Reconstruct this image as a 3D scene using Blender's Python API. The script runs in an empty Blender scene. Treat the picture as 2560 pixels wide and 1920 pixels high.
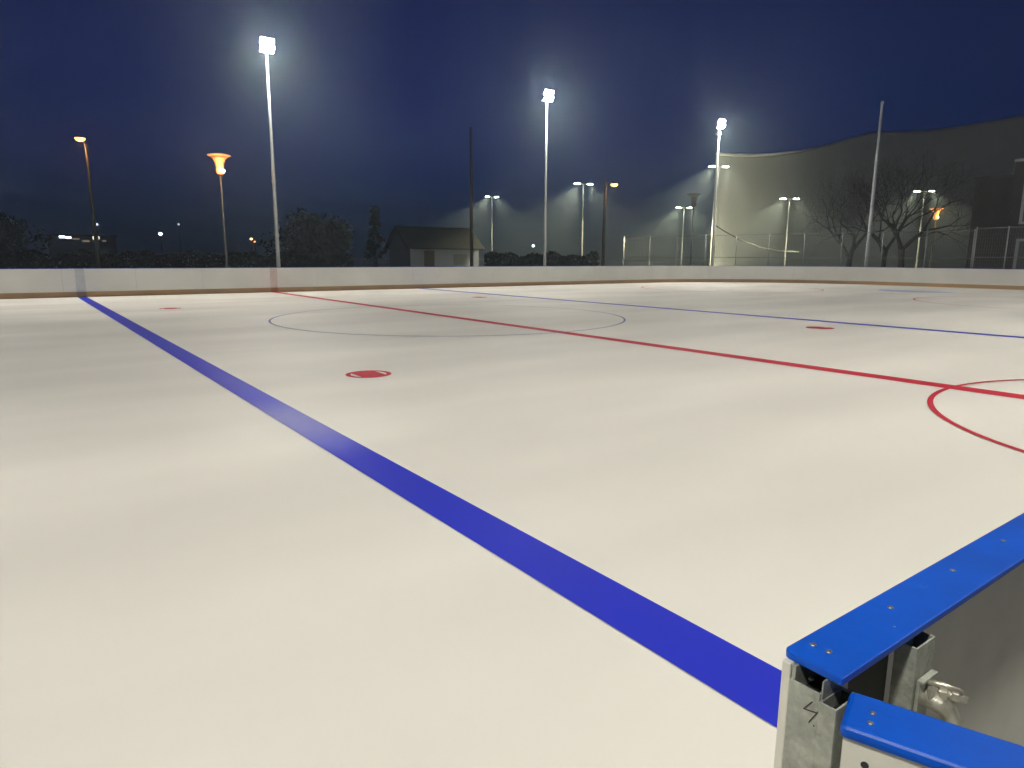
import bpy, math, random
from mathutils import Vector, Matrix
sc = bpy.context.scene
R = math.radians

# ---------------------------------------------------------------- camera
CAM = Vector((-15.351, 9.179, 1.539))
FW = Vector((0.7954, -0.5779, -0.1828)); RT = Vector((-0.5871, -0.8095, 0.0046))
FW.normalize(); RT = (RT - FW * RT.dot(FW)).normalized(); UP = RT.cross(FW)
cd = bpy.data.cameras.new("camera"); cam = bpy.data.objects.new("camera", cd)
sc.collection.objects.link(cam)
m = Matrix((RT, UP, -FW)).transposed().to_4x4(); m.translation = CAM
cam.matrix_world = m
cd.sensor_fit = 'HORIZONTAL'; cd.sensor_width = 36.0; cd.lens = 36.0 * 1704.4 / 2560.0
cd.clip_start = 0.02; cd.clip_end = 3000
sc.camera = cam

# ---------------------------------------------------------------- sky (deep dusk) and exposure
w = bpy.data.worlds.new("World"); sc.world = w; w.use_nodes = True
nt = w.node_tree; nt.nodes.clear()
out = nt.nodes.new('ShaderNodeOutputWorld'); bg = nt.nodes.new('ShaderNodeBackground')
sky = nt.nodes.new('ShaderNodeTexSky'); sky.sky_type = 'NISHITA'; sky.sun_disc = False
sky.sun_elevation = R(-2.2); sky.sun_rotation = R(120); sky.ozone_density = 6.0
sky.air_density = 1.0; sky.dust_density = 0.3
tint = nt.nodes.new('ShaderNodeMix'); tint.data_type = 'RGBA'; tint.blend_type = 'MULTIPLY'
tint.inputs[0].default_value = 1.0
SKY_TINT = (0.05, 0.8, 1.5, 1)
tint.inputs[7].default_value = SKY_TINT
nt.links.new(sky.outputs[0], tint.inputs[6]); nt.links.new(tint.outputs[2], bg.inputs[0])
bg.inputs[1].default_value = 0.15
nt.links.new(bg.outputs[0], out.inputs[0])
sc.view_settings.view_transform = 'Standard'; sc.view_settings.look = 'None'
sc.view_settings.exposure = 0.0; sc.view_settings.gamma = 1.0
sc.view_settings.use_curve_mapping = False

FLOOD_W = 3200; STREET_W = 34000
HAZE_DENSITY = 0.0023; HAZE_G = 0.72

# ---------------------------------------------------------------- helpers
col = sc.collection
def props(o, label=None, cat=None, group=None, kind=None):
    if label: o['label'] = label
    if cat: o['category'] = cat
    if group: o['group'] = group
    if kind: o['kind'] = kind
    return o
def empty(name, loc, rz=0.0, **k):
    o = bpy.data.objects.new(name, None); o.location = loc; o.rotation_euler = (0, 0, rz)
    o.empty_display_size = 0.2
    col.objects.link(o); return props(o, **k)

class MB:
    def __init__(s): s.v = []; s.f = []
    def add(s, vs, fs):
        n = len(s.v); s.v += [tuple(v) for v in vs]; s.f += [tuple(i + n for i in f) for f in fs]; return s
    def box(s, a, b, M=None):
        x0, y0, z0 = a; x1, y1, z1 = b
        vs = [Vector(p) for p in ((x0,y0,z0),(x1,y0,z0),(x1,y1,z0),(x0,y1,z0),(x0,y0,z1),(x1,y0,z1),(x1,y1,z1),(x0,y1,z1))]
        if M is not None: vs = [M @ v for v in vs]
        return s.add(vs, [(0,3,2,1),(4,5,6,7),(0,1,5,4),(1,2,6,5),(2,3,7,6),(3,0,4,7)])
    def tube(s, pts, rad, n=8, cap=True):
        pts = [Vector(p) for p in pts]
        if not isinstance(rad, (list, tuple)): rad = [rad] * len(pts)
        rings = []; prev = None
        for i, p in enumerate(pts):
            d = (pts[min(i+1, len(pts)-1)] - pts[max(i-1, 0)])
            d = d.normalized() if d.length > 1e-9 else Vector((0,0,1))
            if prev is None:
                a = Vector((1,0,0)) if abs(d.x) < .9 else Vector((0,1,0))
                u = d.cross(a).normalized()
            else:
                u = (prev - d * prev.dot(d)).normalized()
            prev = u; vv = d.cross(u)
            rings.append([p + (u*math.cos(t) + vv*math.sin(t)) * rad[i] for t in [2*math.pi*k/n for k in range(n)]])
        vs = [v for r in rings for v in r]; fs = []
        for i in range(len(pts)-1):
            for k in range(n):
                fs.append((i*n+k, i*n+(k+1)%n, (i+1)*n+(k+1)%n, (i+1)*n+k))
        if cap:
            fs.append(tuple(range(n-1, -1, -1))); fs.append(tuple((len(pts)-1)*n+k for k in range(n)))
        return s.add(vs, fs)
    def lathe(s, prof, n=20, c=(0,0,0)):
        return s.tube([(c[0], c[1], c[2]+z) for r, z in prof], [max(r,1e-4) for r, z in prof], n)
    def prism(s, poly, z0, z1):
        n = len(poly)
        vs = [(x,y,z0) for x,y in poly] + [(x,y,z1) for x,y in poly]
        fs = [tuple(range(n-1,-1,-1)), tuple(range(n,2*n))] + [(i,(i+1)%n,n+(i+1)%n,n+i) for i in range(n)]
        return s.add(vs, fs)
    def build(s, name, mat, parent=None, smooth=False, bevel=0.0, **k):
        me = bpy.data.meshes.new(name); me.from_pydata(s.v, [], s.f); me.update()
        o = bpy.data.objects.new(name, me); col.objects.link(o)
        if mat: me.materials.append(mat)
        if parent: o.parent = parent
        if smooth:
            for p in me.polygons: p.use_smooth = True
        if bevel:
            b = o.modifiers.new('bevel', 'BEVEL'); b.width = bevel; b.segments = 3; b.limit_method = 'ANGLE'
            b.harden_normals = False
        return props(o, **k)

def copy_tree(o, parent=None):
    c = o.copy(); col.objects.link(c)
    if parent: c.parent = parent; c.matrix_parent_inverse = o.matrix_parent_inverse
    for ch in list(o.children): copy_tree(ch, c)
    return c

def mat(name, base, rough=0.6, metal=0.0, var=0.0, scale=5.0, var_col=None, bump=0.0, emit=None, estr=0.0, spec=0.5, stretch=None, bscale=None, detail=4.0):
    m = bpy.data.materials.new(name); m.use_nodes = True; t = m.node_tree; b = t.nodes['Principled BSDF']
    b.inputs['Base Color'].default_value = (*base, 1); b.inputs['Roughness'].default_value = rough
    b.inputs['Metallic'].default_value = metal; b.inputs['Specular IOR Level'].default_value = spec
    tc = t.nodes.new('ShaderNodeTexCoord'); mp = t.nodes.new('ShaderNodeMapping')
    t.links.new(tc.outputs['Object'], mp.inputs[0])
    if stretch: mp.inputs['Scale'].default_value = stretch
    if var > 0 or var_col:
        n = t.nodes.new('ShaderNodeTexNoise'); n.inputs['Scale'].default_value = scale; n.inputs['Detail'].default_value = detail
        t.links.new(mp.outputs[0], n.inputs[0])
        r = t.nodes.new('ShaderNodeValToRGB'); r.color_ramp.elements[0].position = .3; r.color_ramp.elements[1].position = .7
        c2 = var_col if var_col else tuple(min(1, c*(1+var)) for c in base)
        c1 = base if var_col else tuple(c*(1-var) for c in base)
        r.color_ramp.elements[0].color = (*c1, 1); r.color_ramp.elements[1].color = (*c2, 1)
        t.links.new(n.outputs[0], r.inputs[0]); t.links.new(r.outputs[0], b.inputs['Base Color'])
    if bump:
        n2 = t.nodes.new('ShaderNodeTexNoise'); n2.inputs['Scale'].default_value = bscale or scale*3; n2.inputs['Detail'].default_value = 5
        t.links.new(mp.outputs[0], n2.inputs[0])
        bp = t.nodes.new('ShaderNodeBump'); bp.inputs['Strength'].default_value = bump; bp.inputs['Distance'].default_value = .01
        t.links.new(n2.outputs[0], bp.inputs['Height']); t.links.new(bp.outputs[0], b.inputs['Normal'])
    if emit:
        b.inputs['Emission Color'].default_value = (*emit, 1); b.inputs['Emission Strength'].default_value = estr
    return m

def polar(az, D, z=0.0):
    a = R(az); return Vector((CAM.x + D*math.cos(a), CAM.y + D*math.sin(a), z))

# ---------------------------------------------------------------- materials
M = {}
def ice_like(name, base, glint_col, glint_amt, rough, mott=0.09):
    m = bpy.data.materials.new(name); m.use_nodes = True; t = m.node_tree; b = t.nodes['Principled BSDF']
    b.inputs['Roughness'].default_value = rough; b.inputs['IOR'].default_value = 1.31; b.inputs['Specular IOR Level'].default_value = .3
    g = t.nodes.new('ShaderNodeNewGeometry')
    mp = t.nodes.new('ShaderNodeMapping'); mp.inputs['Scale'].default_value = (.85, .26, 1); mp.inputs['Rotation'].default_value = (0,0,R(14))
    t.links.new(g.outputs['Position'], mp.inputs[0])
    n = t.nodes.new('ShaderNodeTexNoise'); n.inputs['Scale'].default_value = .55; n.inputs['Detail'].default_value = 3; n.inputs['Roughness'].default_value = .45
    t.links.new(mp.outputs[0], n.inputs[0])
    n2 = t.nodes.new('ShaderNodeTexNoise'); n2.inputs['Scale'].default_value = 9; n2.inputs['Detail'].default_value = 6
    t.links.new(g.outputs['Position'], n2.inputs[0])
    # distance to the floodlight glint painted into the colour, in metres
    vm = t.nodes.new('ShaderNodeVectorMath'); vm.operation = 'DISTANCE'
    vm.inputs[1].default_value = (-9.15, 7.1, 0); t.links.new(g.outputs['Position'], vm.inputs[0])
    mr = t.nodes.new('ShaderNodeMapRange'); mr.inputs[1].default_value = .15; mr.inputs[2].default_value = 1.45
    mr.inputs[3].default_value = glint_amt; mr.inputs[4].default_value = 0.0; mr.interpolation_type = 'SMOOTHSTEP'
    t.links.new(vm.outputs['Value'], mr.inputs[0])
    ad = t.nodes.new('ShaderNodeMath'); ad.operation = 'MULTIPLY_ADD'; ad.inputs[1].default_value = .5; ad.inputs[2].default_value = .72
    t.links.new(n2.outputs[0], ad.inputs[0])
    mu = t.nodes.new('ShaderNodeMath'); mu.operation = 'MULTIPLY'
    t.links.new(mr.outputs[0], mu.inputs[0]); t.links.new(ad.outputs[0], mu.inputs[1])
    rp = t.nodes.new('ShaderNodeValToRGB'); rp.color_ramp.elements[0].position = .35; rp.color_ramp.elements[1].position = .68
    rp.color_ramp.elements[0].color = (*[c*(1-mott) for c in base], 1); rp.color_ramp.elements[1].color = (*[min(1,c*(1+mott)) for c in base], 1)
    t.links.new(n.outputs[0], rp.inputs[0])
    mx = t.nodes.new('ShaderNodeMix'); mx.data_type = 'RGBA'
    t.links.new(mu.outputs[0], mx.inputs[0]); t.links.new(rp.outputs[0], mx.inputs[6]); mx.inputs[7].default_value = (*glint_col, 1)
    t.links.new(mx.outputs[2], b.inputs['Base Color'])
    bp = t.nodes.new('ShaderNodeBump'); bp.inputs['Strength'].default_value = .12; bp.inputs['Distance'].default_value = .004
    t.links.new(n2.outputs[0], bp.inputs['Height']); t.links.new(bp.outputs[0], b.inputs['Normal'])
    return m
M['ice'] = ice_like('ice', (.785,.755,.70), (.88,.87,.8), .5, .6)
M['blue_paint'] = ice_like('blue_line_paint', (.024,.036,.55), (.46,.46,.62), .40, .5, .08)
M['red_paint'] = ice_like('red_line_paint', (.56,.035,.06), (.6,.3,.3), 0, .6, .1)
M['thin_blue'] = ice_like('circle_paint', (.17,.20,.42), (.3,.3,.5), 0, .6, .1)
M['crease_paint'] = ice_like('crease_paint', (.25,.40,.66), (.5,.6,.7), 0, .4, .05)
M['ground'] = mat('asphalt', (.24,.24,.23), .85, var=.12, scale=3, bump=.3, bscale=90)
M['board'] = mat('white_board', (.85,.84,.80), .45, var=.05, scale=.9, bump=.03)
M['kick'] = mat('kick_plate', (.50,.31,.16), .5, var=.12, scale=.8)
M['bluecap'] = mat('blue_plastic', (.0,.09,.60), .42, spec=.3, var=.10, scale=9, bump=.04, bscale=60)
M['facing'] = mat('facing_sheet', (.78,.76,.67), .5, var=.05, scale=10)
def scuff(m):
    t = m.node_tree; b = t.nodes['Principled BSDF']; tc = t.nodes.new('ShaderNodeTexCoord')
    src = b.inputs['Base Color'].links[0].from_socket
    mp = t.nodes.new('ShaderNodeMapping'); mp.inputs['Scale'].default_value = (30, 7, 30); mp.inputs['Rotation'].default_value = (0,0,.5)
    n = t.nodes.new('ShaderNodeTexNoise'); n.inputs['Scale'].default_value = 2.2; n.inputs['Detail'].default_value = 8; n.inputs['Roughness'].default_value = .7
    n2 = t.nodes.new('ShaderNodeTexNoise'); n2.inputs['Scale'].default_value = 7
    r = t.nodes.new('ShaderNodeMapRange'); r.inputs[1].default_value = .60; r.inputs[2].default_value = .72; r.inputs[4].default_value = .5
    r2 = t.nodes.new('ShaderNodeMapRange'); r2.inputs[1].default_value = .5; r2.inputs[2].default_value = .65
    mu = t.nodes.new('ShaderNodeMath'); mu.operation = 'MULTIPLY'; mx = t.nodes.new('ShaderNodeMix'); mx.data_type = 'RGBA'
    t.links.new(tc.outputs['Object'], mp.inputs[0]); t.links.new(mp.outputs[0], n.inputs[0]); t.links.new(tc.outputs['Object'], n2.inputs[0])
    t.links.new(n.outputs[0], r.inputs[0]); t.links.new(n2.outputs[0], r2.inputs[0])
    t.links.new(r.outputs[0], mu.inputs[0]); t.links.new(r2.outputs[0], mu.inputs[1])
    t.links.new(mu.outputs[0], mx.inputs[0]); t.links.new(src, mx.inputs[6]); mx.inputs[7].default_value = (.10,.24,.66,1)
    t.links.new(mx.outputs[2], b.inputs['Base Color'])
    rr = t.nodes.new('ShaderNodeMapRange'); rr.inputs[3].default_value = .36; rr.inputs[4].default_value = .55
    t.links.new(n2.outputs[0], rr.inputs[0]); t.links.new(rr.outputs[0], b.inputs['Roughness'])
scuff(M['bluecap'])
def galv(name, base):
    m = bpy.data.materials.new(name); m.use_nodes = True; t = m.node_tree; b = t.nodes['Principled BSDF']
    tc = t.nodes.new('ShaderNodeTexCoord')
    v = t.nodes.new('ShaderNodeTexVoronoi'); v.inputs['Scale'].default_value = 160; v.inputs['Randomness'].default_value = 1
    n = t.nodes.new('ShaderNodeTexNoise'); n.inputs['Scale'].default_value = 45; n.inputs['Detail'].default_value = 8; n.inputs['Distortion'].default_value = .6
    t.links.new(tc.outputs['Object'], v.inputs[0]); t.links.new(tc.outputs['Object'], n.inputs[0])
    mx = t.nodes.new('ShaderNodeMix'); mx.data_type = 'RGBA'; mx.inputs[0].default_value = .10
    r = t.nodes.new('ShaderNodeValToRGB'); r.color_ramp.elements[0].position = .32; r.color_ramp.elements[1].position = .7
    r.color_ramp.elements[0].color = (*[c*.78 for c in base],1); r.color_ramp.elements[1].color = (*[min(1,c*1.2) for c in base],1)
    t.links.new(n.outputs[0], r.inputs[0])
    g2 = t.nodes.new('ShaderNodeRGBToBW'); t.links.new(v.outputs['Color'], g2.inputs[0])
    t.links.new(r.outputs[0], mx.inputs[6]); t.links.new(g2.outputs[0], mx.inputs[7])
    t.links.new(mx.outputs[2], b.inputs['Base Color'])
    b.inputs['Metallic'].default_value = .3; b.inputs['Roughness'].default_value = .52
    bp = t.nodes.new('ShaderNodeBump'); bp.inputs['Strength'].default_value = .2; bp.inputs['Distance'].default_value = .001
    t.links.new(n.outputs[0], bp.inputs['Height']); t.links.new(bp.outputs[0], b.inputs['Normal'])
    return m
M['galv'] = galv('galvanised_steel', (.40,.42,.36))
M['zinc'] = mat('zinc', (.62,.60,.55), .3, metal=.9, var=.2, scale=80)
M['shiny'] = mat('shiny_zinc', (.60,.58,.50), .35, metal=.7, var=.25, scale=60, bump=.2, bscale=120)
M['ink'] = mat('ink', (.03,.03,.03), .7, var=.2, scale=50)
M['dark_steel'] = mat('dark_steel', (.03,.032,.03), .6, var=.2, scale=3)
M['mast'] = mat('mast_steel', (.55,.56,.55), .45, metal=.3, var=.06, scale=2)
M['dim_pole'] = mat('painted_pole', (.05,.055,.055), .6, var=.1, scale=2)
M['wood'] = mat('dark_wood', (.045,.035,.028), .85, var=.25, scale=4, stretch=(8,8,.6))
M['bark'] = mat('bark', (.03,.027,.022), .9, var=.3, scale=6, bump=.5)
M['needles'] = mat('needles', (.014,.014,.011), .95, spec=.1, var=.4, scale=2)
M['roof'] = mat('roof_felt', (.014,.015,.013), .95, spec=.1, var=.3, scale=3, bump=.3)
M['hutwall'] = mat('white_boarding', (.13,.15,.19), .7, var=.1, scale=2, stretch=(12,12,.4))
M['brick'] = mat('dark_brick', (.055,.045,.045), .85, var=.25, scale=9)
M['trim'] = mat('pale_trim', (.38,.40,.40), .5, var=.06, scale=3)
M['glass'] = mat('dark_glass', (.10,.11,.11), .15, var=.1, scale=2)
M['fence'] = mat('fence_wire', (.22,.23,.23), .5, metal=.5, var=.05, scale=3)
M['membrane'] = mat('white_membrane', (.48,.50,.48), .6, var=.04, scale=.15)
M['hedge'] = mat('hedge_leaves', (.018,.019,.012), .95, spec=.1, var=.4, scale=3)
M['plastic'] = mat('black_plastic', (.02,.02,.02), .6, var=.1, scale=5)
M['flood_lens'] = mat('flood_lens', (.9,.9,.9), .3, emit=(1,.96,.86), estr=540)
M['led'] = mat('led_lens', (.9,.9,.85), .3, emit=(1,.98,.72), estr=260)
M['sodium'] = mat('sodium_lens', (.9,.6,.3), .3, emit=(1,.36,.07), estr=8)
M['sodium_core'] = mat('sodium_core', (.9,.6,.3), .3, emit=(1,.62,.22), estr=30)
M['lantern_glow'] = mat('lantern_glass', (.8,.5,.3), .4, emit=(1,.27,.045), estr=.38)
M['window_lit'] = mat('lit_window', (.8,.8,.8), .4, emit=(1,.86,.62), estr=2.5)
M['small_white'] = mat('small_white_lamp', (.8,.8,.8), .4, emit=(.75,.88,1), estr=6)
M['small_warm'] = mat('small_warm_lamp', (.8,.8,.8), .4, emit=(1,.45,.15), estr=8)

# ---------------------------------------------------------------- rink geometry
XN, XF, L, CR = -14.93, 14.85, 33.0, 10.5
CN = 8.5
def ring(off=0.0, gate=True):
    """Rink outline offset outwards by off, from the gate opening clockwise round to the other side of it."""
    P = []
    def arc(cx, cy, r, a0, a1, n=22):
        for k in range(n+1):
            a = R(a0 + (a1-a0)*k/n); P.append((cx+(r+off)*math.cos(a), cy+(r+off)*math.sin(a)))
    P.append((XN-off, 5.6))
    arc(XN+CN, -L+CN, CN, 180, 270)
    arc(XF-CR, -L+CR, CR, 270, 360)
    arc(XF-CR, L-CR, CR, 0, 90)
    arc(XN+CN, L-CN, CN, 90, 180)
    P.append((XN-off, 9.66))
    return P
ground = MB().add([(-500,-500,-.03),(500,-500,-.03),(500,500,-.03),(-500,500,-.03)], [(0,1,2,3)]).build('ground', M['ground'], kind='structure', label='grey tarmac ground outside the rink boards')
poly = ring(0.012)
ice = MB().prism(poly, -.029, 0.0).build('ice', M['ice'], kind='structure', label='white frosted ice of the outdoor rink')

def clipx(y):   # ice half widths at y on the two sides
    return XN + .012, XF - .02
Z1, Z2 = .004, .007
def strip(y, w_, name, m, z=Z1, dash=None):
    a, b = clipx(y)
    return MB().add([(a,y-w_/2,z),(b,y-w_/2,z),(b,y+w_/2,z),(a,y+w_/2,z)], [(0,1,2,3)]).build(name, m, ice)
def annulus(cx, cy, r0, r1, name, m, z=Z2, a0=0, a1=360, n=96):
    mb = MB(); vs = []
    for k in range(n+1):
        a = R(a0+(a1-a0)*k/n)
        vs += [(cx+r0*math.cos(a), cy+r0*math.sin(a), z), (cx+r1*math.cos(a), cy+r1*math.sin(a), z)]
    return mb.add(vs, [(2*k,2*k+1,2*k+3,2*k+2) for k in range(n)]).build(name, m, ice)
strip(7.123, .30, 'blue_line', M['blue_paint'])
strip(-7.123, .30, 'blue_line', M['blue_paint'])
strip(0, .30, 'centre_line', M['red_paint'])
annulus(0, 0, 4.45, 4.5, 'centre_circle', M['thin_blue'])
annulus(XN+.01, 0, 3.0, 3.056, 'referee_crease', M['red_paint'], a0=-89.5, a1=89.5)
def spot(cx, cy):
    mb = MB(); r0, r1, z, n = .235, .30, Z1, 48
    vs = []
    for k in range(n):
        a = 2*math.pi*k/n; vs += [(cx+r0*math.cos(a), cy+r0*math.sin(a), z), (cx+r1*math.cos(a), cy+r1*math.sin(a), z)]
    mb.add(vs, [(2*k,2*k+1,(2*k+3)%(2*n),(2*k+2)%(2*n)) for k in range(n)])
    h = .17; vs = []          # central bar: disc cut by two chords parallel to Y
    am = math.acos(h/r0)
    P = []
    for k in range(17): a = am + (math.pi-2*am)*k/16; P.append((cx+r0*math.sin(a), cy+r0*math.cos(a)))
    for k in range(17): a = math.pi+am + (math.pi-2*am)*k/16; P.append((cx+r0*math.sin(a), cy+r0*math.cos(a)))
    P.reverse()
    mb.add([(x,y,z) for x,y in P], [tuple(range(len(P)))])
    return mb.build('face_off_spot', M['red_paint'], ice)
for sx in (-7, 7):
    for sy in (-5.47, 5.47): spot(sx, sy)
for sx in (-7, 7):
    for sy in (-21, 21):
        annulus(sx, sy, 4.44, 4.5, 'face_off_circle', M['red_paint'])
for s in (-1, 1):
    n = 40; P = [(.3+1.75*math.cos(math.pi*k/n), s*(-26.9+1.75*math.sin(math.pi*k/n)), Z1) for k in range(n+1)]
    MB().add(P, [tuple(range(n+1))]).build('goal_crease', M['crease_paint'], ice)

# ---------------------------------------------------------------- boards round the rink
rb = empty('rink_boards', (0, -L, 0), label='long curved white rink boards with yellow kick plate along the far side of the ice', cat='barrier')
def resample(P, step):
    segs = []; tot = 0
    for a, b in zip(P, P[1:]): d = math.dist(a, b); segs.append((tot, d, a, b)); tot += d
    n = int(tot/step); out = []; j = 0
    for i in range(n+1):
        s = tot*i/n
        while j < len(segs)-1 and s > segs[j][0]+segs[j][1]: j += 1
        t = min(1, (s-segs[j][0])/segs[j][1]); a, b = segs[j][2], segs[j][3]
        out.append((a[0]+(b[0]-a[0])*t, a[1]+(b[1]-a[1])*t))
    return out
def rl(mb):
    mb.v = [(x,y+L,z) for x,y,z in mb.v]; return mb
def wallmesh(P, off0, off1, z0, z1, mb=None):
    mb = mb or MB(); n = len(P); vs = []
    for i in range(n):
        a = P[max(i-1,0)]; b = P[min(i+1,n-1)]; dx, dy = b[0]-a[0], b[1]-a[1]; l = math.hypot(dx,dy)
        nx, ny = dy/l, -dx/l          # outward
        nx, ny = (-nx, -ny) if OUTSIGN < 0 else (nx, ny)
        for o in (off0, off1):
            for z in (z0, z1): vs.append((P[i][0]+nx*o, P[i][1]+ny*o, z))
    fs = []
    for i in range(n-1):
        a, b = 4*i, 4*i+4
        fs += [(a,b,b+1,a+1), (a+2,a+3,b+3,b+2), (a+1,b+1,b+3,a+3), (a,a+2,b+2,b)]
    fs += [(0,1,3,2), (4*(n-1),4*(n-1)+2,4*(n-1)+3,4*(n-1)+1)]
    return mb.add(vs, fs)
# travelling from (XN,5.6) towards -y: outward is -x.  d=(0,-1) -> (dy,-dx)=(-1,0): outward = +
OUTSIGN = 1
PR = resample(ring(0.0), .30)
per = 8
for i in range(0, len(PR)-1, per):
    seg = PR[i:i+per+1]
    if len(seg) < 2: break
    # 5 mm joint between neighbouring panels
    a, b = seg[-2], seg[-1]; t = 1-.004/math.dist(a,b); seg = seg[:-1]+[(a[0]+(b[0]-a[0])*t, a[1]+(b[1]-a[1])*t)]
    # only what the photograph can see, or that closes the rink
    rl(wallmesh(seg, 0.0, 0.012, .0, 1.045)).build('board_panel', M['board'], rb)
rl(wallmesh(PR, -.010, -.001, .003, .20)).build('kick_plate', M['kick'], rb)
rl(wallmesh(PR, .014, .055, .02, 1.04)).build('back_frame', M['dark_steel'], rb)
rl(wallmesh(PR, -.012, .065, 1.047, 1.062)).build('cap_rail', M['bluecap'], rb, label='thin blue cap rail along the top')
# faint traces of the painted lines carried up the boards
M['smear_r'] = mat('red_smear', (.72,.63,.58), .5, var=.08, scale=4)
M['smear_b'] = mat('blue_smear', (.62,.64,.63), .5, var=.08, scale=4)
M['kick_r'] = mat('kick_red_mark', (.45,.19,.09), .5, var=.08, scale=4)
M['kick_b'] = mat('kick_blue_mark', (.30,.20,.16), .5, var=.08, scale=4)
for y, ms, mk in ((0,'smear_r','kick_r'), (7.123,'smear_b','kick_b')):
    rl(MB().box((XF-.0025, y-.15, .203), (XF-.0005, y+.15, 1.044))).build('line_mark', M[ms], rb)
    rl(MB().box((XF-.0125, y-.15, .004), (XF-.0105, y+.15, .20))).build('line_mark', M[mk], rb)

# ---------------------------------------------------------------- near board section at the gate opening
nb = empty('board_section', (-14.965, 8.44, 0), label='near end of a rink board with flat blue cap and galvanised steel post marked 4', cat='barrier')
def loc(mb, o):   # shift to parent's space
    mb.v = [(x-o.location.x, y-o.location.y, z-o.location.z) for x,y,z in mb.v]; return mb
loc(MB().box((-14.935,5.602,.0),(-14.9235,8.449,1.046)), nb).build('facing_sheet', M['facing'], nb, bevel=.0015)
loc(MB().box((-14.9225,5.602,.003),(-14.914,8.446,.20)), nb).build('kick_plate', M['kick'], nb)
# cap: flat bar with one rounded corner on the ice side
x0, x1, ye, r = -14.9965, -14.919, 8.442, .011
P = [(x0,5.602),(x1,5.602)]
for k in range(9):
    a = R(90*k/8); P.append((x1-r+r*math.cos(a), ye-r+r*math.sin(a)))
P.append((x0, ye))
loc(MB().prism(P, 1.0465, 1.0565), nb).build('cap_rail', M['bluecap'], nb, bevel=.0015)
def screw(x, y, z, parent, r=.0042):
    mb = MB(); mb.lathe([(r*1.02, -.0005),(r,.0004),(r*.85,.0010),(r*.45,.0014),(r*.42,.0006),(.0002,.0006)], 16, (x,y,z)); loc(mb, parent)
    return mb.build('screw', M['zinc'], parent, smooth=False)
for x, y in [(-14.9362,8.4027),(-14.9567,8.4015),(-14.9479,8.2254),(-14.9484,8.0249),(-14.9497,7.8263),(-14.9497,7.43),(-14.9497,7.03)]: screw(x, y, 1.0568, nb)
# chip marks on the cap
loc(MB().lathe([(.0016,0),(.0012,.0003),(.0001,.0004)],10,(-14.9758,8.2733,1.0565)), nb).build('chip', M['zinc'], nb)
# end post: two open topped tubes welded into one flat face
def tube_sq(mb, x0, x1, y0, y1, z0, z1, t=.0028):
    mb.box((x0,y1-t,z0),(x1,y1,z1)); mb.box((x0,y0,z0),(x1,y0+t,z1))
    mb.box((x0,y0+t,z0),(x0+t,y1-t,z1)); mb.box((x1-t,y0+t,z0),(x1,y1-t,z1)); return mb
mb = MB(); tube_sq(mb, -14.9765,-14.9365, 8.385, 8.4515, 0.0, 1.029)
loc(mb, nb).build('end_post', M['galv'], nb, bevel=.001)
mb = MB(); tube_sq(mb, -14.9985,-14.9768, 8.402, 8.4535, 0.0, 1.021)
loc(mb, nb).build('end_post', M['galv'], nb, bevel=.0012)
for q in (((-14.9738,8.388,0),(-14.9393,8.4486,1.010)), ((-14.9956,8.405,0),(-14.9797,8.4506,1.002))):  # black plugs put in as the shade inside the open tubes
    loc(MB().box(*q), nb).build('shade_plug', M['plastic'], nb)
for q in (((-14.9738,8.388,1.011),(-14.9393,8.3905,1.026)), ((-14.9956,8.405,1.003),(-14.9797,8.4075,1.018))):  # black strips, shade on the inner tube walls put in as colour
    loc(MB().box(*q), nb).build('shade_lining', M['plastic'], nb)
# channel lip and divider that rise to the cap
for q in (((-14.9415,8.40,1.0),(-14.9365,8.4475,1.0455)), ((-14.9785,8.40,1.0),(-14.9765,8.449,1.0455))):
    loc(MB().box(*q), nb).build('bracket', M['galv'], nb, bevel=.0006)
loc(MB().lathe([(.0035,0),(.0035,.002),(.0012,.003)],12,(-14.95,8.425,1.024)), nb).build('screw', M['zinc'], nb)
# the marked 4 with a dot after it, in marker pen on the post face
def stroke(mb, a, b, w_=.0012):
    y = 8.4549; (ax,az), (bx,bz) = a, b; d = Vector((bx-ax, bz-az)).normalized(); n = Vector((-d.y, d.x))*w_/2
    mb.add([(ax+n.x,y,az+n.y),(bx+n.x,y,bz+n.y),(bx-n.x,y,bz-n.y),(ax-n.x,y,az-n.y),
            (ax+n.x,y-.0006,az+n.y),(bx+n.x,y-.0006,bz+n.y),(bx-n.x,y-.0006,bz-n.y),(ax-n.x,y-.0006,az-n.y)],
           [(0,1,2,3),(7,6,5,4),(0,4,5,1),(1,5,6,2),(2,6,7,3),(3,7,4,0)])
mb = MB(); YS = 8.4522
def S(mb, a, b):
    stroke(mb, a, b)
S(mb, (-14.9682,1.0146),(-14.9586,1.0002)); S(mb, (-14.9583,1.0000),(-14.9755,1.0040)); S(mb, (-14.9765,1.0064),(-14.9662,.9859)); S(mb, (-14.9735,.9855),(-14.9722,.9848))
mb.v = [(x, y-8.4549+8.4527, z) for x,y,z in mb.v]
loc(mb, nb).build('pen_mark', M['ink'], nb, label='number 4 and a dot written in dark pen')
# rear frame: second post, rails behind the facing
mb = MB(); tube_sq(mb, -15.0005,-14.972, 8.203, 8.257, 0.0, 1.030)
loc(mb, nb).build('rear_post', M['galv'], nb, bevel=.001)
mb = MB(); mb.box((-14.968,8.262,.6),(-14.9362,8.384,1.044))
loc(mb, nb).build('dark_filler', M['dark_steel'], nb)  # dark block filling the gap between end post and rear post
loc(MB().box((-14.952,5.61,.30),(-14.9358,8.20,.36)), nb).build('rear_rail', M['galv'], nb)
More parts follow.
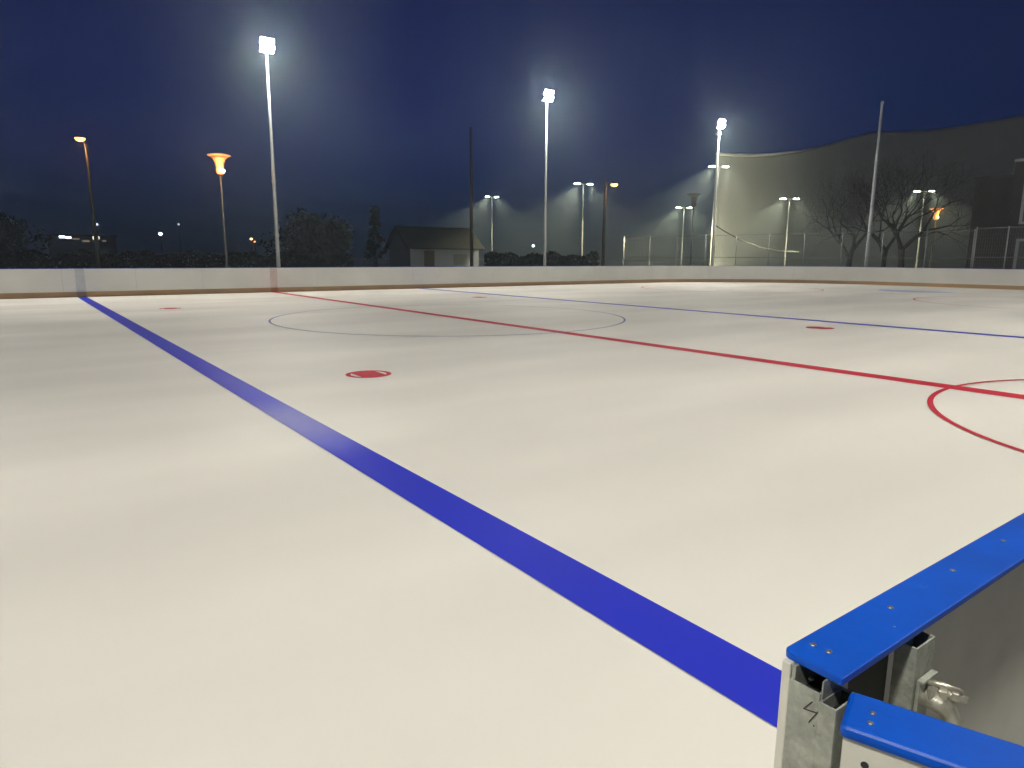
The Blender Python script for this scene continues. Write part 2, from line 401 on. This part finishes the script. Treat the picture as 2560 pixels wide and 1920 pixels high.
# screw clamp on the rear post
cl = empty('clamp', (0,0,0)); cl.parent = nb
cz, cy = .966, 8.238
def lc(mb): return loc(mb, nb)
lc(MB().box((-15.0100,8.206,cz+.012),(-15.0015,8.250,cz+.017)).box((-15.006,8.226,cz-.030),(-15.0012,8.250,cz+.012))).build('angle_plate', M['galv'], cl, bevel=.001)
lc(MB().tube([(-15.001,cy-.012,cz),(-15.052,cy-.022,cz)], .0055, 14)).build('bolt', M['shiny'], cl, smooth=True)
lc(MB().tube([(-15.008,cy-.012,cz-.006),(-15.012,cy-.013,cz-.006),(-15.017,cy-.014,cz-.007)], [.013,.0175,.014], 20)).build('washer', M['shiny'], cl, smooth=False)
lc(MB().tube([(-15.020,cy-.015,cz),(-15.030,cy-.018,cz)], .0115, 6)).build('nut', M['shiny'], cl, bevel=.0012)
lc(MB().tube([(-15.034,cy-.019,cz+.003),(-15.043,cy-.021,cz+.003)], .0105, 6)).build('nut', M['shiny'], cl, bevel=.0012)
lc(MB().tube([(-15.0025,cy-.004,cz+.010),(-15.025,cy-.012,cz+.0125),(-15.046,cy-.020,cz+.009)], [.0045,.0038,.0032], 10)).build('lever', M['shiny'], cl, smooth=True)

lc(MB().tube([(-15.001,cy-.004,cz-.014),(-15.016,cy-.010,cz-.013),(-15.030,cy-.015,cz-.019),(-15.037,cy-.018,cz-.034),(-15.038,cy-.018,cz-.070)], [.012,.0135,.0135,.0125,.011], 14)).build('jaw', M['shiny'], cl, smooth=True)

# ---------------------------------------------------------------- open gate
ga = math.atan2(-.06, -.164)   # direction it points, swung outwards
gt = empty('rink_gate', (-15.006, 8.4495, .03), ga, label='open rink gate with blue cap and two screws, swung out from the post', cat='gate')
GL = 1.12
def gp(x, y, z): return (x, y, z)
# local frame: +x along the gate, +y to its left as seen from the hinge (the side away from the camera is... -y)
hw = .039
P = [(0,-hw),(GL,-hw),(GL,hw),(0,hw)]
MB().prism(P, .984, 1.0).build('cap_rail', M['bluecap'], gt, bevel=.0065)
MB().box((.004,-hw+.006,.0),(GL-.004,-hw+.017,.983)).build('facing_sheet', M['facing'], gt)
MB().box((.004,hw-.017,.03),(GL-.004,hw-.006,.983)).build('facing_sheet', M['facing'], gt)
mb = MB()
for x in (.02,.55,1.06): mb.box((x,-hw+.0175,.02),(x+.04,hw-.0175,.975))
mb.build('gate_frame', M['galv'], gt)
Mi = (Matrix.Translation(gt.location) @ Matrix.Rotation(ga,4,'Z')).inverted()
for x, y in ((-15.0311,8.4363),(-15.0381,8.4556)):
    p = Mi @ Vector((x,y,1.03)); MB().lathe([(.0036,0),(.0034,.0008),(.0028,.0013),(.0015,.0016),(.0014,.0008),(.0002,.0008)],16,(p.x,p.y,1.0002)).build('screw', M['zinc'], gt)

MB().tube([(.028,-hw+.0062,.9584),(.028,-hw+.0052,.9584)], .0042, 12).build('screw_hole', M['ink'], gt)

# ---------------------------------------------------------------- floodlight masts
def make_flood(h=10.6):
    t = empty('floodlight_mast', (0,0,0))
    rb_, rt = .115, .055
    joints = [.46*h, .235*h, .70*h]
    MB().tube([(0,0,-.05),(0,0,.9),(0,0,h*.46),(0,0,h*.7),(0,0,h-.25)], [.10,.09,.075,.062,.048], 14).build('pole', M['mast'], t, smooth=True)
    for z in joints[:2]: MB().tube([(0,0,z-.05),(0,0,z+.05)], .098, 14).build('collar', M['mast'], t)
    MB().tube([(0,0,.0),(0,0,.03)], .24, 16).build('base_plate', M['mast'], t)
    MB().box((-.04,-.30,h-.27),(.04,.30,h-.20)).box((-.04,-.30,h+.13),(.03,.30,h+.19)).box((-.035,-.035,h-.25),(.035,.035,h+.18)).build('crossarm', M['mast'], t)
    for i in range(2):
        for j in range(2):
            M4 = Matrix.Translation((-.16, -.15+.30*i, h-.14+.30*j)) @ Matrix.Rotation(R(-38), 4, 'Y')
            hd = MB().box((.01,-.148,-.14),(.11,.148,.14), M4).build('flood_head', M['plastic'], t, bevel=.01)
            MB().box((-.012,-.14,-.135),(.008,.14,.135), M4).build('lens', M['flood_lens'], hd)
    ld = bpy.data.lights.new('lamp', 'SPOT'); ld.energy = FLOOD_W; ld.color = (1,.97,.85)
    ld.spot_size = R(112); ld.spot_blend = .6; ld.shadow_soft_size = .28
    lo = bpy.data.objects.new('lamp', ld); col.objects.link(lo); lo.parent = t
    lo.location = (-.62, 0, h-.12)
    lo.rotation_euler = Vector((.62, 0, -1)).to_track_quat('Z','Y').to_euler()
    d = Vector((-.32,0,-.95)); lo.rotation_euler = d.to_track_quat('-Z','Y').to_euler()
    return t
fm = make_flood()
FL = [(17.05,-.92,0,'tall lit floodlight mast nearest the blue line, leftmost of the three behind the boards'),
      (17.0,-16.7,0,'lit floodlight mast right of the low hut, middle one of the three behind the boards'),
      (16.3,-31.4,0,'lit floodlight mast with a pale membrane edge starting beside its pole, farthest of the three'),
      (17.0,14.6,0,'lit floodlight mast beyond the left edge of the far boards'),
      (17.0,30.2,0,'lit floodlight mast at the far left corner of the rink'),
      (-17.1,-1.2,math.pi,'lit floodlight mast on the near side of the rink by the red line'),
      (-17.1,-17,math.pi,'lit floodlight mast on the near side of the rink by the far blue line'),
      (-17.1,14.6,math.pi,'lit floodlight mast on the near side behind the camera'),
      (-17.1,30.2,math.pi,'lit floodlight mast on the near side at the left end of the rink'),
      (-17.1,-31.4,math.pi,'lit floodlight mast on the near side at the right end of the rink')]
for i, (x, y, rz, lab) in enumerate(FL):
    o = fm if i == 0 else copy_tree(fm)
    o.location = (x, y, 0); o.rotation_euler = (0,0,rz)
    props(o, lab, 'floodlight', 'floodlight masts round the rink')

far = [o for o in col.objects if o.get('label','').startswith('lit floodlight mast with a pale membrane')][0]
ld = bpy.data.lights.new('added_rear_spot', 'SPOT'); ld.energy = 3800; ld.color = (1,.97,.80)  # added spot to brighten the hall edge and fog, no such lamp seen
ld.spot_size = R(66); ld.spot_blend = .8; ld.shadow_soft_size = .2
lo = bpy.data.objects.new('added_rear_spot', ld); col.objects.link(lo); lo.parent = far
dv = polar(-56.5, 30) - polar(-56.5, 0); lo.location = (.35, -.35, 10.0)
lo.rotation_euler = Vector((dv.x, dv.y, -7.5)).to_track_quat('-Z','Y').to_euler()
MR = Matrix.Translation((.16,-.16,10.0)) @ Matrix.Rotation(R(-45),4,'Z') @ Matrix.Rotation(R(25),4,'Y')
MB().box((-.06,-.2,-.15),(.06,.2,.15),MR).build('flood_head', M['plastic'], far, bevel=.01)  # unlit housing made up to go with the added rear spot
# ---------------------------------------------------------------- twin headed street lamps
def make_twin(h=7.5):
    t = empty('twin_street_lamp', (0,0,0))
    MB().tube([(0,0,-.05),(0,0,1.2),(0,0,h)], [.09,.075,.045], 10).build('pole', M['dim_pole'], t, smooth=True)
    MB().tube([(0,-.6,h+.08),(0,-.25,h+.03),(0,.25,h+.03),(0,.6,h+.08)], .03, 8).build('arm', M['mast'], t, smooth=True)
    for s in (-1,1):
        hd = MB().box((-.13,s*.34,h+.06),(.13,s*.84,h+.13)).build('lamp_head', M['mast'], t, bevel=.015)
        MB().box((-.11,s*.38,h+.030),(.11,s*.80,h+.058)).build('lens', M['led'], hd)
    ld = bpy.data.lights.new('lamp', 'SPOT'); ld.energy = STREET_W; ld.color = (1,.90,.58)
    ld.spot_size = R(84); ld.spot_blend = .5; ld.shadow_soft_size = .2
    for s in (-1,1):
        lo = bpy.data.objects.new('lamp', ld); col.objects.link(lo); lo.parent = t; lo.location = (-.05,s*.62,h-.05); lo.rotation_euler = (s*R(30),0,0)
    return t
TW = [(-34.3,84,8.56,20,'twin headed white street lamp just right of the small hut'),
      (-41.7,59,7.5,28,'twin headed white street lamp with a tilted arm, beside the orange lamp'),
      (-49.7,74,6.55,25,'bright white street lamp glowing in fog left of the unlit trumpet lantern'),
      (-57.45,69,6.85,20,'bright white street lamp in fog between the third floodlight and the trees'),
      (-66.25,73,7.45,12,'white twin street lamp seen through the bare tree branches'),
      (-52.15,62,9.04,24,'high twin arm street lamp crossing the pole of the farthest floodlight')]
for az, D, h_, rot, lab in TW:
    o = make_twin(h_)
    o.location = polar(az, D); o.rotation_euler = (0,0,R(az+rot))
    props(o, lab, 'street lamp', 'white twin headed street lamps in the fog')

# ---------------------------------------------------------------- trumpet lanterns
def make_trumpet(lit, h=6.1, name='trumpet_lantern'):
    t = empty(name, (0,0,0))
    MB().tube([(0,0,-.05),(0,0,.8),(0,0,h-.85)], [.075,.06,.04], 10).build('pole', M['dim_pole'], t, smooth=True)
    g = MB(); g.lathe([(.10,h-.88),(.17,h-.80),(.19,h-.70),(.17,h-.55),(.20,h-.38),(.27,h-.2),(.40,h-.07)], 20)
    s = g.build('glass', M['lantern_glow'] if lit else M['glass'], t, smooth=True)
    MB().lathe([(.42,h-.06),(.52,h-.03),(.52,h),(.30,h+.05),(.02,h+.07)], 20).build('lid', M['sodium_rim'] if lit else M['plastic'], t, smooth=True)
    if lit:
        MB().lathe([(.02,h-.86),(.12,h-.84),(.195,h-.74),(.195,h-.66),(.12,h-.60),(.02,h-.58)],16,(0,-.02,0)).build('bulb', M['sodium_core'], t, smooth=True)
        ld = bpy.data.lights.new('lamp','POINT'); ld.energy = 90; ld.color = (1,.45,.13); ld.shadow_soft_size = .2
        lo = bpy.data.objects.new('lamp', ld); col.objects.link(lo); lo.parent = t; lo.location = (-.45,.1,h-.7)
    return t
M['sodium_rim'] = mat('lit_lid', (.6,.4,.25), .5, emit=(1,.30,.06), estr=.6)
tl = make_trumpet(True, 6.17); tl.location = polar(-13.55, 36)
props(tl, 'glowing orange trumpet shaped lantern on a dark pole left of the first floodlight', 'street lamp', 'orange trumpet lanterns')
t2 = make_trumpet(True, 5.55); t2.location = polar(-67.1, 66)
props(t2, 'glowing orange trumpet lantern between the bare trees and the brick building', 'street lamp', 'orange trumpet lanterns')
t3 = make_trumpet(False, 5.95); t3.location = polar(-50.42, 51)
props(t3, 'unlit dark trumpet lantern silhouetted against the fog glow', 'street lamp')

# ---------------------------------------------------------------- orange arm lamps
def make_arm(name, lab, p, hgt, arm, polez, lean=0.0, r=.09, group=None, wood=True):
    t = empty(name, p, 0, label=lab, cat='street lamp', group=group)
    MB().tube([(0,0,-.05),(lean*.5,0,polez*.5),(lean,0,polez)], [r*1.25,r,r*.7], 10).build('pole', M['wood'] if wood else M['dim_pole'], t, smooth=True)
    a = Vector(arm)
    MB().tube([(lean,0,polez-.3),(lean+a.x*.6,a.y*.6,hgt+.02),(lean+a.x,a.y,hgt+.05)], .03, 8).build('arm', M['dim_pole'], t, smooth=True)
    hd = MB().lathe([(.05,hgt+.13),(.20,hgt+.09),(.27,hgt+.03)],16,(lean+a.x,a.y,0)).build('lamp_head', M['dim_pole'], t, smooth=True)
    MB().lathe([(.03,hgt-.16),(.17,hgt-.12),(.25,hgt-.02),(.25,hgt+.02)],16,(lean+a.x,a.y,0)).build('lens', M['sodium'], hd, smooth=True)
    ld = bpy.data.lights.new('lamp','POINT'); ld.energy = 70; ld.color = (1,.45,.13); ld.shadow_soft_size = .15
    lo = bpy.data.objects.new('lamp', ld); col.objects.link(lo); lo.parent = t; lo.location = (lean+a.x, a.y, hgt-.45)
    return t
rv = lambda az, s: (Vector((math.sin(R(az)), -math.cos(R(az)), 0)) * s)   # to the right as seen from the rink entrance
make_arm('orange_street_lamp', 'small flat orange street lamp high on a dark pole, farthest left', polar(-5.1,45), 7.72, rv(-5.1,-.25), 7.5, wood=False)
make_arm('orange_street_lamp', 'round orange lamp on an arm of a dark wooden pole, right of the second floodlight', polar(-43.45,50), 1.54+.101*50, rv(-43.45,.62), 1.54+.108*50, r=.12)
# ---------------------------------------------------------------- bare poles
pp = polar(-32.62, 50)
t = empty('utility_pole', pp, label='tall thin dark utility pole without a lamp, right end of the hut', cat='pole')
MB().tube([(0,0,-.05),(0,0,5),(0,0,10.4)], [.14,.115,.085], 10).build('pole', M['wood'], t, smooth=True)
MB().tube([(0,0,10.4),(0,0,10.46)], [.095,.03], 10).build('pole_cap', M['plastic'], t)
pp = polar(-63.07, 50)
t = empty('flagpole', pp, label='tall white bare flagpole in front of the trees on the right', cat='flagpole')
MB().tube([(0,0,-.05),(0,0,3),(0,0,10.95)], [.125,.115,.07], 12).build('pole', M['flagwhite'] if 'flagwhite' in M else mat('white_paint', (.5,.53,.56), .4, var=.03), t, smooth=True)
MB().lathe([(.07,10.95),(.10,11.0),(.10,11.06),(.02,11.12)], 12).build('finial', M['mast'], t, smooth=True)

# ---------------------------------------------------------------- fences
def fence(name, A, B, h, lab, bay=2.5, step=.12, rise=.10, m=None, top=True):
    m = m or M['fence']
    A, B = Vector(A), Vector(B); d = B-A; Ln = d.length; az = math.atan2(d.y, d.x)
    t = empty(name, A, az, label=lab, cat='fence')
    n = max(1, round(Ln/bay)); b = Ln/n
    for i in range(n+1):
        MB().tube([(i*b,0,-.05),(i*b,0,h+.05)], .035, 8).build('post', M['fencepost'], t, smooth=True)
    for i in range(n):
        mb = MB(); k = int(b/step)
        for j in range(1, k):
            x = i*b+j*b/k; mb.box((x-.0035,-.0035,.05),(x+.0035,.0035,h-.03))
        for z in ([.06, h*.5, h-.03] if top else [.06,h-.03]):
            mb.box((i*b+.04,-.018,z-.018),((i+1)*b-.04,.018,z+.018))
        z = .3
        while z < h-.2:
            mb.box((i*b+.04,-.003,z-.003),((i+1)*b-.04,.003,z+.003)); z += rise*2
        mb.build('mesh_panel', m, t)
    return t
M['fencepost'] = mat('fence_post', (.30,.31,.31), .5, metal=.4, var=.06, scale=3)
fence('mesh_fence', polar(-45.1,57), polar(-69.5,48), 3.2, 'long tall wire mesh fence behind the far end of the rink, before the trees')
fence('mesh_fence', polar(-69.6,47.6), polar(-77,45), 3.3, 'wire mesh fence with pale posts in front of the dark brick building', bay=1.5)
fence('rail_fence', polar(-22,62), polar(-43,55), 1.25, 'low rail fence behind the hut and the second floodlight', bay=2.2, step=.3)

# ---------------------------------------------------------------- hut
hp = polar(-29.55, 55)
ht = empty('hut', hp, R(-29.55+90+27), label='small hut with dark gable roof and whitish walls', cat='hut')
hl, hwd, he, hr = 2.95, 1.9, 2.35, 3.75     # half length along local x, half width along local y, eaves, ridge
# local +x points left-to-right reversed: x axis = view-perpendicular
mb = MB(); mb.add([(-hl,-hwd,0),(hl,-hwd,0),(hl,hwd,0),(-hl,hwd,0),(-hl,-hwd,he),(hl,-hwd,he),(hl,hwd,he),(-hl,hwd,he),(-hl,0,hr-.12),(hl,0,hr-.12)],
  [(0,1,5,4),(2,3,7,6),(1,2,6,9,5),(3,0,4,8,7),(4,5,9,8),(6,7,8,9)])
mb.build('wall', M['hutwall'], ht)
ov = .35
for s in (-1,1):
    a = Vector((0, s*(hwd+ov), he-(hr-he)*ov/hwd)); b = Vector((0,0,hr))
    mb = MB(); vs = []
    for x in (-hl-ov, hl+ov):
        vs += [(x,a.y,a.z),(x,b.y,b.z),(x,b.y,b.z+.09),(x,a.y,a.z+.09)]
    mb.add(vs, [(0,1,2,3),(7,6,5,4),(0,4,5,1),(1,5,6,2),(2,6,7,3),(3,7,4,0)]).build('roof', M['roof'], ht)
for y0_, y1_ in ((-hwd-.03,-hwd-.004),(hwd+.004,hwd+.03)):
    MB().box((.95,y0_,.05),(1.8,y1_,2.0)).build('door', M['wood'], ht)
    MB().box((-1.9,y0_,.95),(-.7,y1_,1.75)).build('window', M['glass'], ht)

# ---------------------------------------------------------------- bin
t = empty('waste_bin', polar(-41.72,50), R(-40), label='dark square waste bin on a post just above the far boards', cat='bin')
MB().box((-.26,-.26,.62),(.26,.26,1.46)).build('bin_body', M['plastic'], t, bevel=.03)
MB().box((-.29,-.29,1.465),(.29,.29,1.53)).build('lid', M['plastic'], t, bevel=.02)
MB().tube([(0,0,-.05),(0,0,.61)], .05, 8).build('post', M['dim_pole'], t)

# ---------------------------------------------------------------- membrane hall
sil = [(-51.95,.1377,0),(-53.2,.1352,3),(-54.6,.1340,7),(-56.0,.1345,11),(-57.9,.1370,17),(-59.4,.1425,23),(-61.0,.1500,29),(-62.7,.1563,35),(-64.5,.1545,40),(-66.5,.1538,44),(-68.5,.1560,46),(-71.4,.1615,47),(-74.5,.169,48),(-78,.172,48)]
D0 = 76
edge = [polar(az, D0+dd, 1.54+tn*(D0+dd)) for az, tn, dd in sil]
M['grey_sheet'] = mat('grey_sheet', (.035,.04,.035), 1.0, spec=0, var=.05, scale=1)
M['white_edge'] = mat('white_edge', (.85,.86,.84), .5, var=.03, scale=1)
t = empty('membrane_hall', polar(-65,125), label='huge pale tent roofed hall fading into the fog behind the trees', cat='hall')
mb = MB(); rows = []; NR = 14
for az, tn, dd in sil:
    zt = 1.54+tn*(D0+dd); r_ = []
    for k in range(NR+1):
        u = k/NR                  # from the skirt on the ground up to the edge, leaning back
        r_.append(polar(az, D0+dd-4*(1-u)**1.5, zt*(1-(1-u)**1.35)))
    for k in range(1,7):          # roof going back, falling away
        u = k/6; r_.append(polar(az, D0+dd+34*u, zt*(1-.55*u*u)-.2*u))
    rows.append(r_)
n = len(rows[0])
vs = [p for r_ in rows for p in r_]
fs = [(i*n+k,(i+1)*n+k,(i+1)*n+k+1,i*n+k+1) for i in range(len(rows)-1) for k in range(n-1)]
mb.add([v-t.location for v in vs], fs)
rf = mb.build('roof_membrane', M['membrane'], t, smooth=True)
sm = rf.modifiers.new('thick','SOLIDIFY'); sm.thickness = .05
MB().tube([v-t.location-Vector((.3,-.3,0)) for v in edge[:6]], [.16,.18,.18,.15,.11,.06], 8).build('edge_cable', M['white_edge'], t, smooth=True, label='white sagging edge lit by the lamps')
sw = [(-52.0,.0461),(-53.0,.0350),(-54.1,.0245),(-55.6,.0150),(-57.0,.0100),(-58.4,.0086)]
mb = MB(); vs = []
for az, tn in sw:
    c = polar(az, 71, 1.54+tn*71); vs += [c+Vector((0,0,.07)), c-Vector((0,0,.07)), c+Vector((.15,-.15,.0))]
vs = [v-t.location for v in vs]
fs = []
for i in range(len(sw)-1):
    a, b = 3*i, 3*i+3; fs += [(a,a+1,b+1,b),(a+1,a+2,b+2,b+1),(a+2,a,b,b+2)]
mb.add(vs, fs+[(0,2,1),(15,16,17)]).build('lower_edge', M['grey_sheet'], t, smooth=True)

# ---------------------------------------------------------------- brick building on the right
bp_ = polar(-69.2, 56)
bd = empty('brick_building', bp_, R(-69.2-90-14), label='dark flat roofed brick building with pale framed windows at the right edge', cat='building')
# local +x runs to the right along its front, local +y points away from the rink
def bx(a, b, name, m, parent=bd, **k): return MB().box(a, b).build(name, m, parent, **k)
def flip(mb): mb.v = [(x,-y,z) for x,y,z in mb.v]; mb.f = [f[::-1] for f in mb.f]; return mb
# rotate so that +x is to the right of the view: the Z rotation above does it; depth goes along -y
DY = 1
def fb(a, b): return MB().box((a[0], min(a[1]*DY,b[1]*DY), a[2]), (b[0], max(a[1]*DY,b[1]*DY), b[2]))
wl = fb((0,0,0),(2.15,14,6.75)).build('wall', M['brick'], bd)
fb((-.08,-.08,6.752),(2.14,14,6.90)).build('parapet', M['trim2'] if 'trim2' in M else M['brick'], bd)
wl2 = fb((2.152,-.5,0),(16,14,7.62)).build('wall', M['brick'], bd)
fb((2.10,-.58,7.622),(16,14,7.78)).build('parapet', M['trim'], bd)
for x0_, z0_ in ((2.75,3.75),(7.6,3.75),(2.75,.35),(7.6,.35)):
    z1_ = z0_+ (2.55 if z0_ > 2 else 2.5); x1_ = x0_+3.6
    f_ = MB()
    for a, b in (((x0_,-.56,z0_),(x0_+.16,-.501,z1_)),((x1_-.16,-.56,z0_),(x1_,-.501,z1_)),((x0_+.16,-.56,z0_),(x1_-.16,-.501,z0_+.16)),((x0_+.16,-.56,z1_-.16),(x1_-.16,-.501,z1_))):
        q = fb(a,b); f_.add(q.v, q.f)
    fo = f_.build('window', M['trim'], bd)
    fb((x0_+.161,-.53,z0_+.161),(x1_-.161,-.502,z1_-.161)).build('pane', M['glass'], fo)

# ---------------------------------------------------------------- trees
def limb_tree(name, p, h, r0, seed, lab, spread=.62, levels=7, split_h=.28, group=None, twig=2, lean=(0,0)):
    rnd = random.Random(seed); trunk = MB(); crown = MB()
    t = empty(name, p, label=lab, cat='tree', group=group)
    def grow(p0, d, ln, r, lv):
        n = 3 if lv < 5 else 2; pts = [p0]; rad = [r]; q = p0.copy(); dd = d.copy()
        for i in range(n):
            dd = (dd + Vector((rnd.uniform(-1,1), rnd.uniform(-1,1), rnd.uniform(-.35,.75)))*.17).normalized()
            q = q + dd*ln/n; pts.append(q.copy()); rad.append(r*(1-.34*(i+1)/n))
        (trunk if lv == 0 else crown).tube(pts, rad, 8 if lv < 2 else (5 if lv < 4 else 3), cap=lv < 2)
        if lv >= levels: return
        k = 3 if lv in (0,1,3) else 2
        if lv >= 4: k = twig+ (rnd.random() < .5)
        for j in range(k):
            ang = rnd.uniform(.35,.85)*spread*1.25; az = 2*math.pi*(j+rnd.random()*.7)/k
            a = dd.orthogonal().normalized(); b = dd.cross(a)
            nd = (dd*math.cos(ang)+(a*math.cos(az)+b*math.sin(az))*math.sin(ang)); nd.z += .10
            nd.normalize()
            # some shoots start along the limb instead of at its end
            s = pts[-1] if (j < 2 or n < 3) else pts[-2]
            grow(s, nd, ln*rnd.uniform(.72,.88), r*.64*rnd.uniform(.75,1), lv+1)
    grow(Vector((0,0,-.05)), Vector((lean[0],lean[1],1)).normalized(), h*split_h, r0, 0)
    trunk.build('trunk', M['bark'], t, smooth=True); crown.build('crown', M['bark'], t, smooth=True)
    return t
limb_tree('bare_tree', polar(-61.85,56), 7.6, .24, 3, 'wide bare tree left of the flagpole, leftmost of the three', .92, 8)
limb_tree('bare_tree', polar(-64.15,57), 7.8, .23, 11, 'bare tree with a thin trunk just right of the flagpole, middle of the three', .75, 8)
limb_tree('bare_tree', polar(-65.45,54), 8.0, .27, 23, 'bare tree with thick forked trunk before a white street lamp, rightmost of the three', .88, 8)

def leafy(name, p, h, w_, seed, lab, n=2600, cone=False, m=None, group=None, leaf=.22):
    rnd = random.Random(seed); t = empty(name, p, label=lab, cat='tree', group=group)
    MB().tube([(0,0,-.05),(0,0,h*.35),(0,0,h*.8)], [.22,.16,.05], 7).build('trunk', M['bark'], t, smooth=True)
    mb = MB(); cl_ = []
    for i in range(60 if cone else 26):
        z = rnd.uniform(.25,.95)*h; rr = w_/2*((1-z/h)*1.25 if cone else math.sqrt(max(.05,1-((z/h-.55)/.5)**2)))
        a = rnd.uniform(0,6.28); q = rnd.random()**.5*rr*.8
        cl_.append((Vector((q*math.cos(a), q*math.sin(a), z)), rnd.uniform(.12,.26)*w_*(.5 if cone else 1)))
    for i in range(n):
        c, s = rnd.choice(cl_); d = Vector((rnd.gauss(0,1),rnd.gauss(0,1),rnd.gauss(0,.8))); d = d.normalized()*s*rnd.random()**.4
        q = c+d; u = Vector((rnd.uniform(-1,1),rnd.uniform(-1,1),rnd.uniform(-1,1))).normalized(); v = u.orthogonal().normalized()
        l = leaf*rnd.uniform(.6,1.4); mb.add([q-u*l, q+v*l*.55, q+u*l, q-v*l*.55], [(0,1,2,3)])
    mb.build('crown', m or M['needles'], t); return t
leafy('dense_tree', polar(-18.9,62), 4.9, 6.0, 1, 'broad dark tree mass between the first floodlight and the hut', leaf=.2)
leafy('dense_tree', polar(-21.3,64), 4.5, 5.0, 2, 'lower dark tree beside the left end of the hut', leaf=.2)
leafy('conifer', polar(-24.85,63), 6.2, 2.6, 4, 'pointed dark conifer behind the left gable of the hut', cone=True, n=1800, leaf=.16)
leafy('dense_tree', polar(0.6,90), 4.8, 8.5, 5, 'dark tree at the far left edge above the boards', leaf=.26)

def hedge(p0, p1, h, n, seed, lab):
    rnd = random.Random(seed); mb = MB()
    t = props(empty('hedge', p0, math.atan2((p1-p0).y,(p1-p0).x)), lab, 'hedge'); Lh = (p1-p0).length
    for i in range(n):
        x = rnd.uniform(0,Lh); y = rnd.uniform(-.4,.4); z = rnd.uniform(.02,h+.12*math.sin(x*1.7)+.1*math.sin(x*4.1))
        u = Vector((rnd.uniform(-1,1),rnd.uniform(-1,1),rnd.uniform(-1,1))).normalized(); v = u.orthogonal().normalized(); l = rnd.uniform(.08,.18); q = Vector((x,y,z))
        mb.add([q-u*l, q+v*l*.6, q+u*l, q-v*l*.6], [(0,1,2,3)])
    mb.build('foliage', M['hedge'], t)
hedge(polar(-33.8,51), polar(-43,49), 1.75, 5200, 9, 'low dark clipped hedge right of the hut under the white street lamp')
hedge(polar(3,64), polar(-23,62), 1.75, 13000, 10, 'long dark hedge behind the boards left of the hut')

# ---------------------------------------------------------------- far lights on the left
def far_lamp(az, D, tn, s, m, lab, cat='street lamp', h_extra=0):
    z = 1.54+tn*D; t = empty('distant_street_lamp', polar(az,D), R(az), label=lab, cat=cat)
    MB().tube([(0,0,-.05),(0,0,z-s*.5)], [.08,.05], 8).build('pole', M['dim_pole'], t, smooth=True)
    MB().lathe([(.02,z-s),(s*.8,z-s*.5),(s,z),(s*.6,z+s*.5),(.02,z+s*.7)],12,(0,0,0)).build('lens', m, t, smooth=True)
    return t
far_lamp(-9.2,120,.0276,.30,M['small_white'],'tiny bluish white distant lamp left of the trumpet lantern')
far_lamp(-10.45,150,.0401,.22,mat('faint_white',(.5,.5,.5),.5,emit=(.6,.75,1),estr=1.2),'faint higher distant lamp nearest the trumpet lantern')
far_lamp(-5.25,120,.0375,.20,mat('faint_white2',(.5,.5,.5),.5,emit=(.8,.9,1),estr=2.0),'faint distant lamp above the lit far building')
far_lamp(-15.43,75,.0227,.13,M['small_warm'],'small orange distant lamp left of the first floodlight pole, upper of a pair')
far_lamp(-15.66,75,.0190,.10,mat('faint_warm',(.5,.4,.3),.5,emit=(1,.40,.12),estr=3),'dimmer small orange distant lamp left of the first floodlight pole, lower of a pair')
far_lamp(-37.7,110,.0165,.24,M['small_white'],'tiny white distant lamp left of the second floodlight pole')
t = empty('distant_building', polar(-4.3,175), R(-4.3+90), label='low dark distant building with small lit windows at the left', cat='building')
MB().box((-6.2,-7,0),(6.2,0,5.55)).build('wall', M['brick'], t)
MB().box((-6.5,-7.3,5.552),(6.5,.3,5.85)).build('roof', M['roof'], t)

# its windows: local +x runs to the left of the view, the lit side faces the rink
for az, tn, wd_, hh, mm in ((-3.11,.0217,.75,.35,'small_white'),(-3.48,.0209,.65,.3,'small_white'),(-5.12,.0214,.85,.5,'window_lit'),(-4.49,.0169,.9,.25,'dimwin'),(-3.9,.0195,.9,.2,'dimwin'),(-5.6,.0175,.5,.2,'dimwin')):
    if mm == 'dimwin' and mm not in M: M[mm] = mat('dim_window', (.5,.4,.3), .5, emit=(1,.75,.45), estr=.25)
    q = Matrix.Rotation(-R(-4.3+90),4,'Z') @ (polar(az,174.9)-polar(-4.3,175)); z = 1.54+tn*175
    wd_ *= 1.45; hh *= 1.45
    wn = MB().box((q.x-wd_/2-.06,.003,z-hh/2-.06),(q.x+wd_/2+.06,.05,z+hh/2+.06)).build('window', M['dim_pole'], t)
    MB().box((q.x-wd_/2,.051,z-hh/2),(q.x+wd_/2,.07,z+hh/2)).build('pane', M[mm], wn)

# ---------------------------------------------------------------- haze
mh = bpy.data.materials.new('haze'); mh.use_nodes = True; tt = mh.node_tree; tt.nodes.clear()
o_ = tt.nodes.new('ShaderNodeOutputMaterial'); pv = tt.nodes.new('ShaderNodeVolumePrincipled')
pv.inputs['Color'].default_value = (.72,.89,.98,1); pv.inputs['Density'].default_value = HAZE_DENSITY; pv.inputs['Anisotropy'].default_value = HAZE_G
tt.links.new(pv.outputs[0], o_.inputs['Volume'])
MB().box((-510,-510,-1.03),(510,510,32)).build('haze', mh, kind='stuff', label='thin cold night fog over the rink')
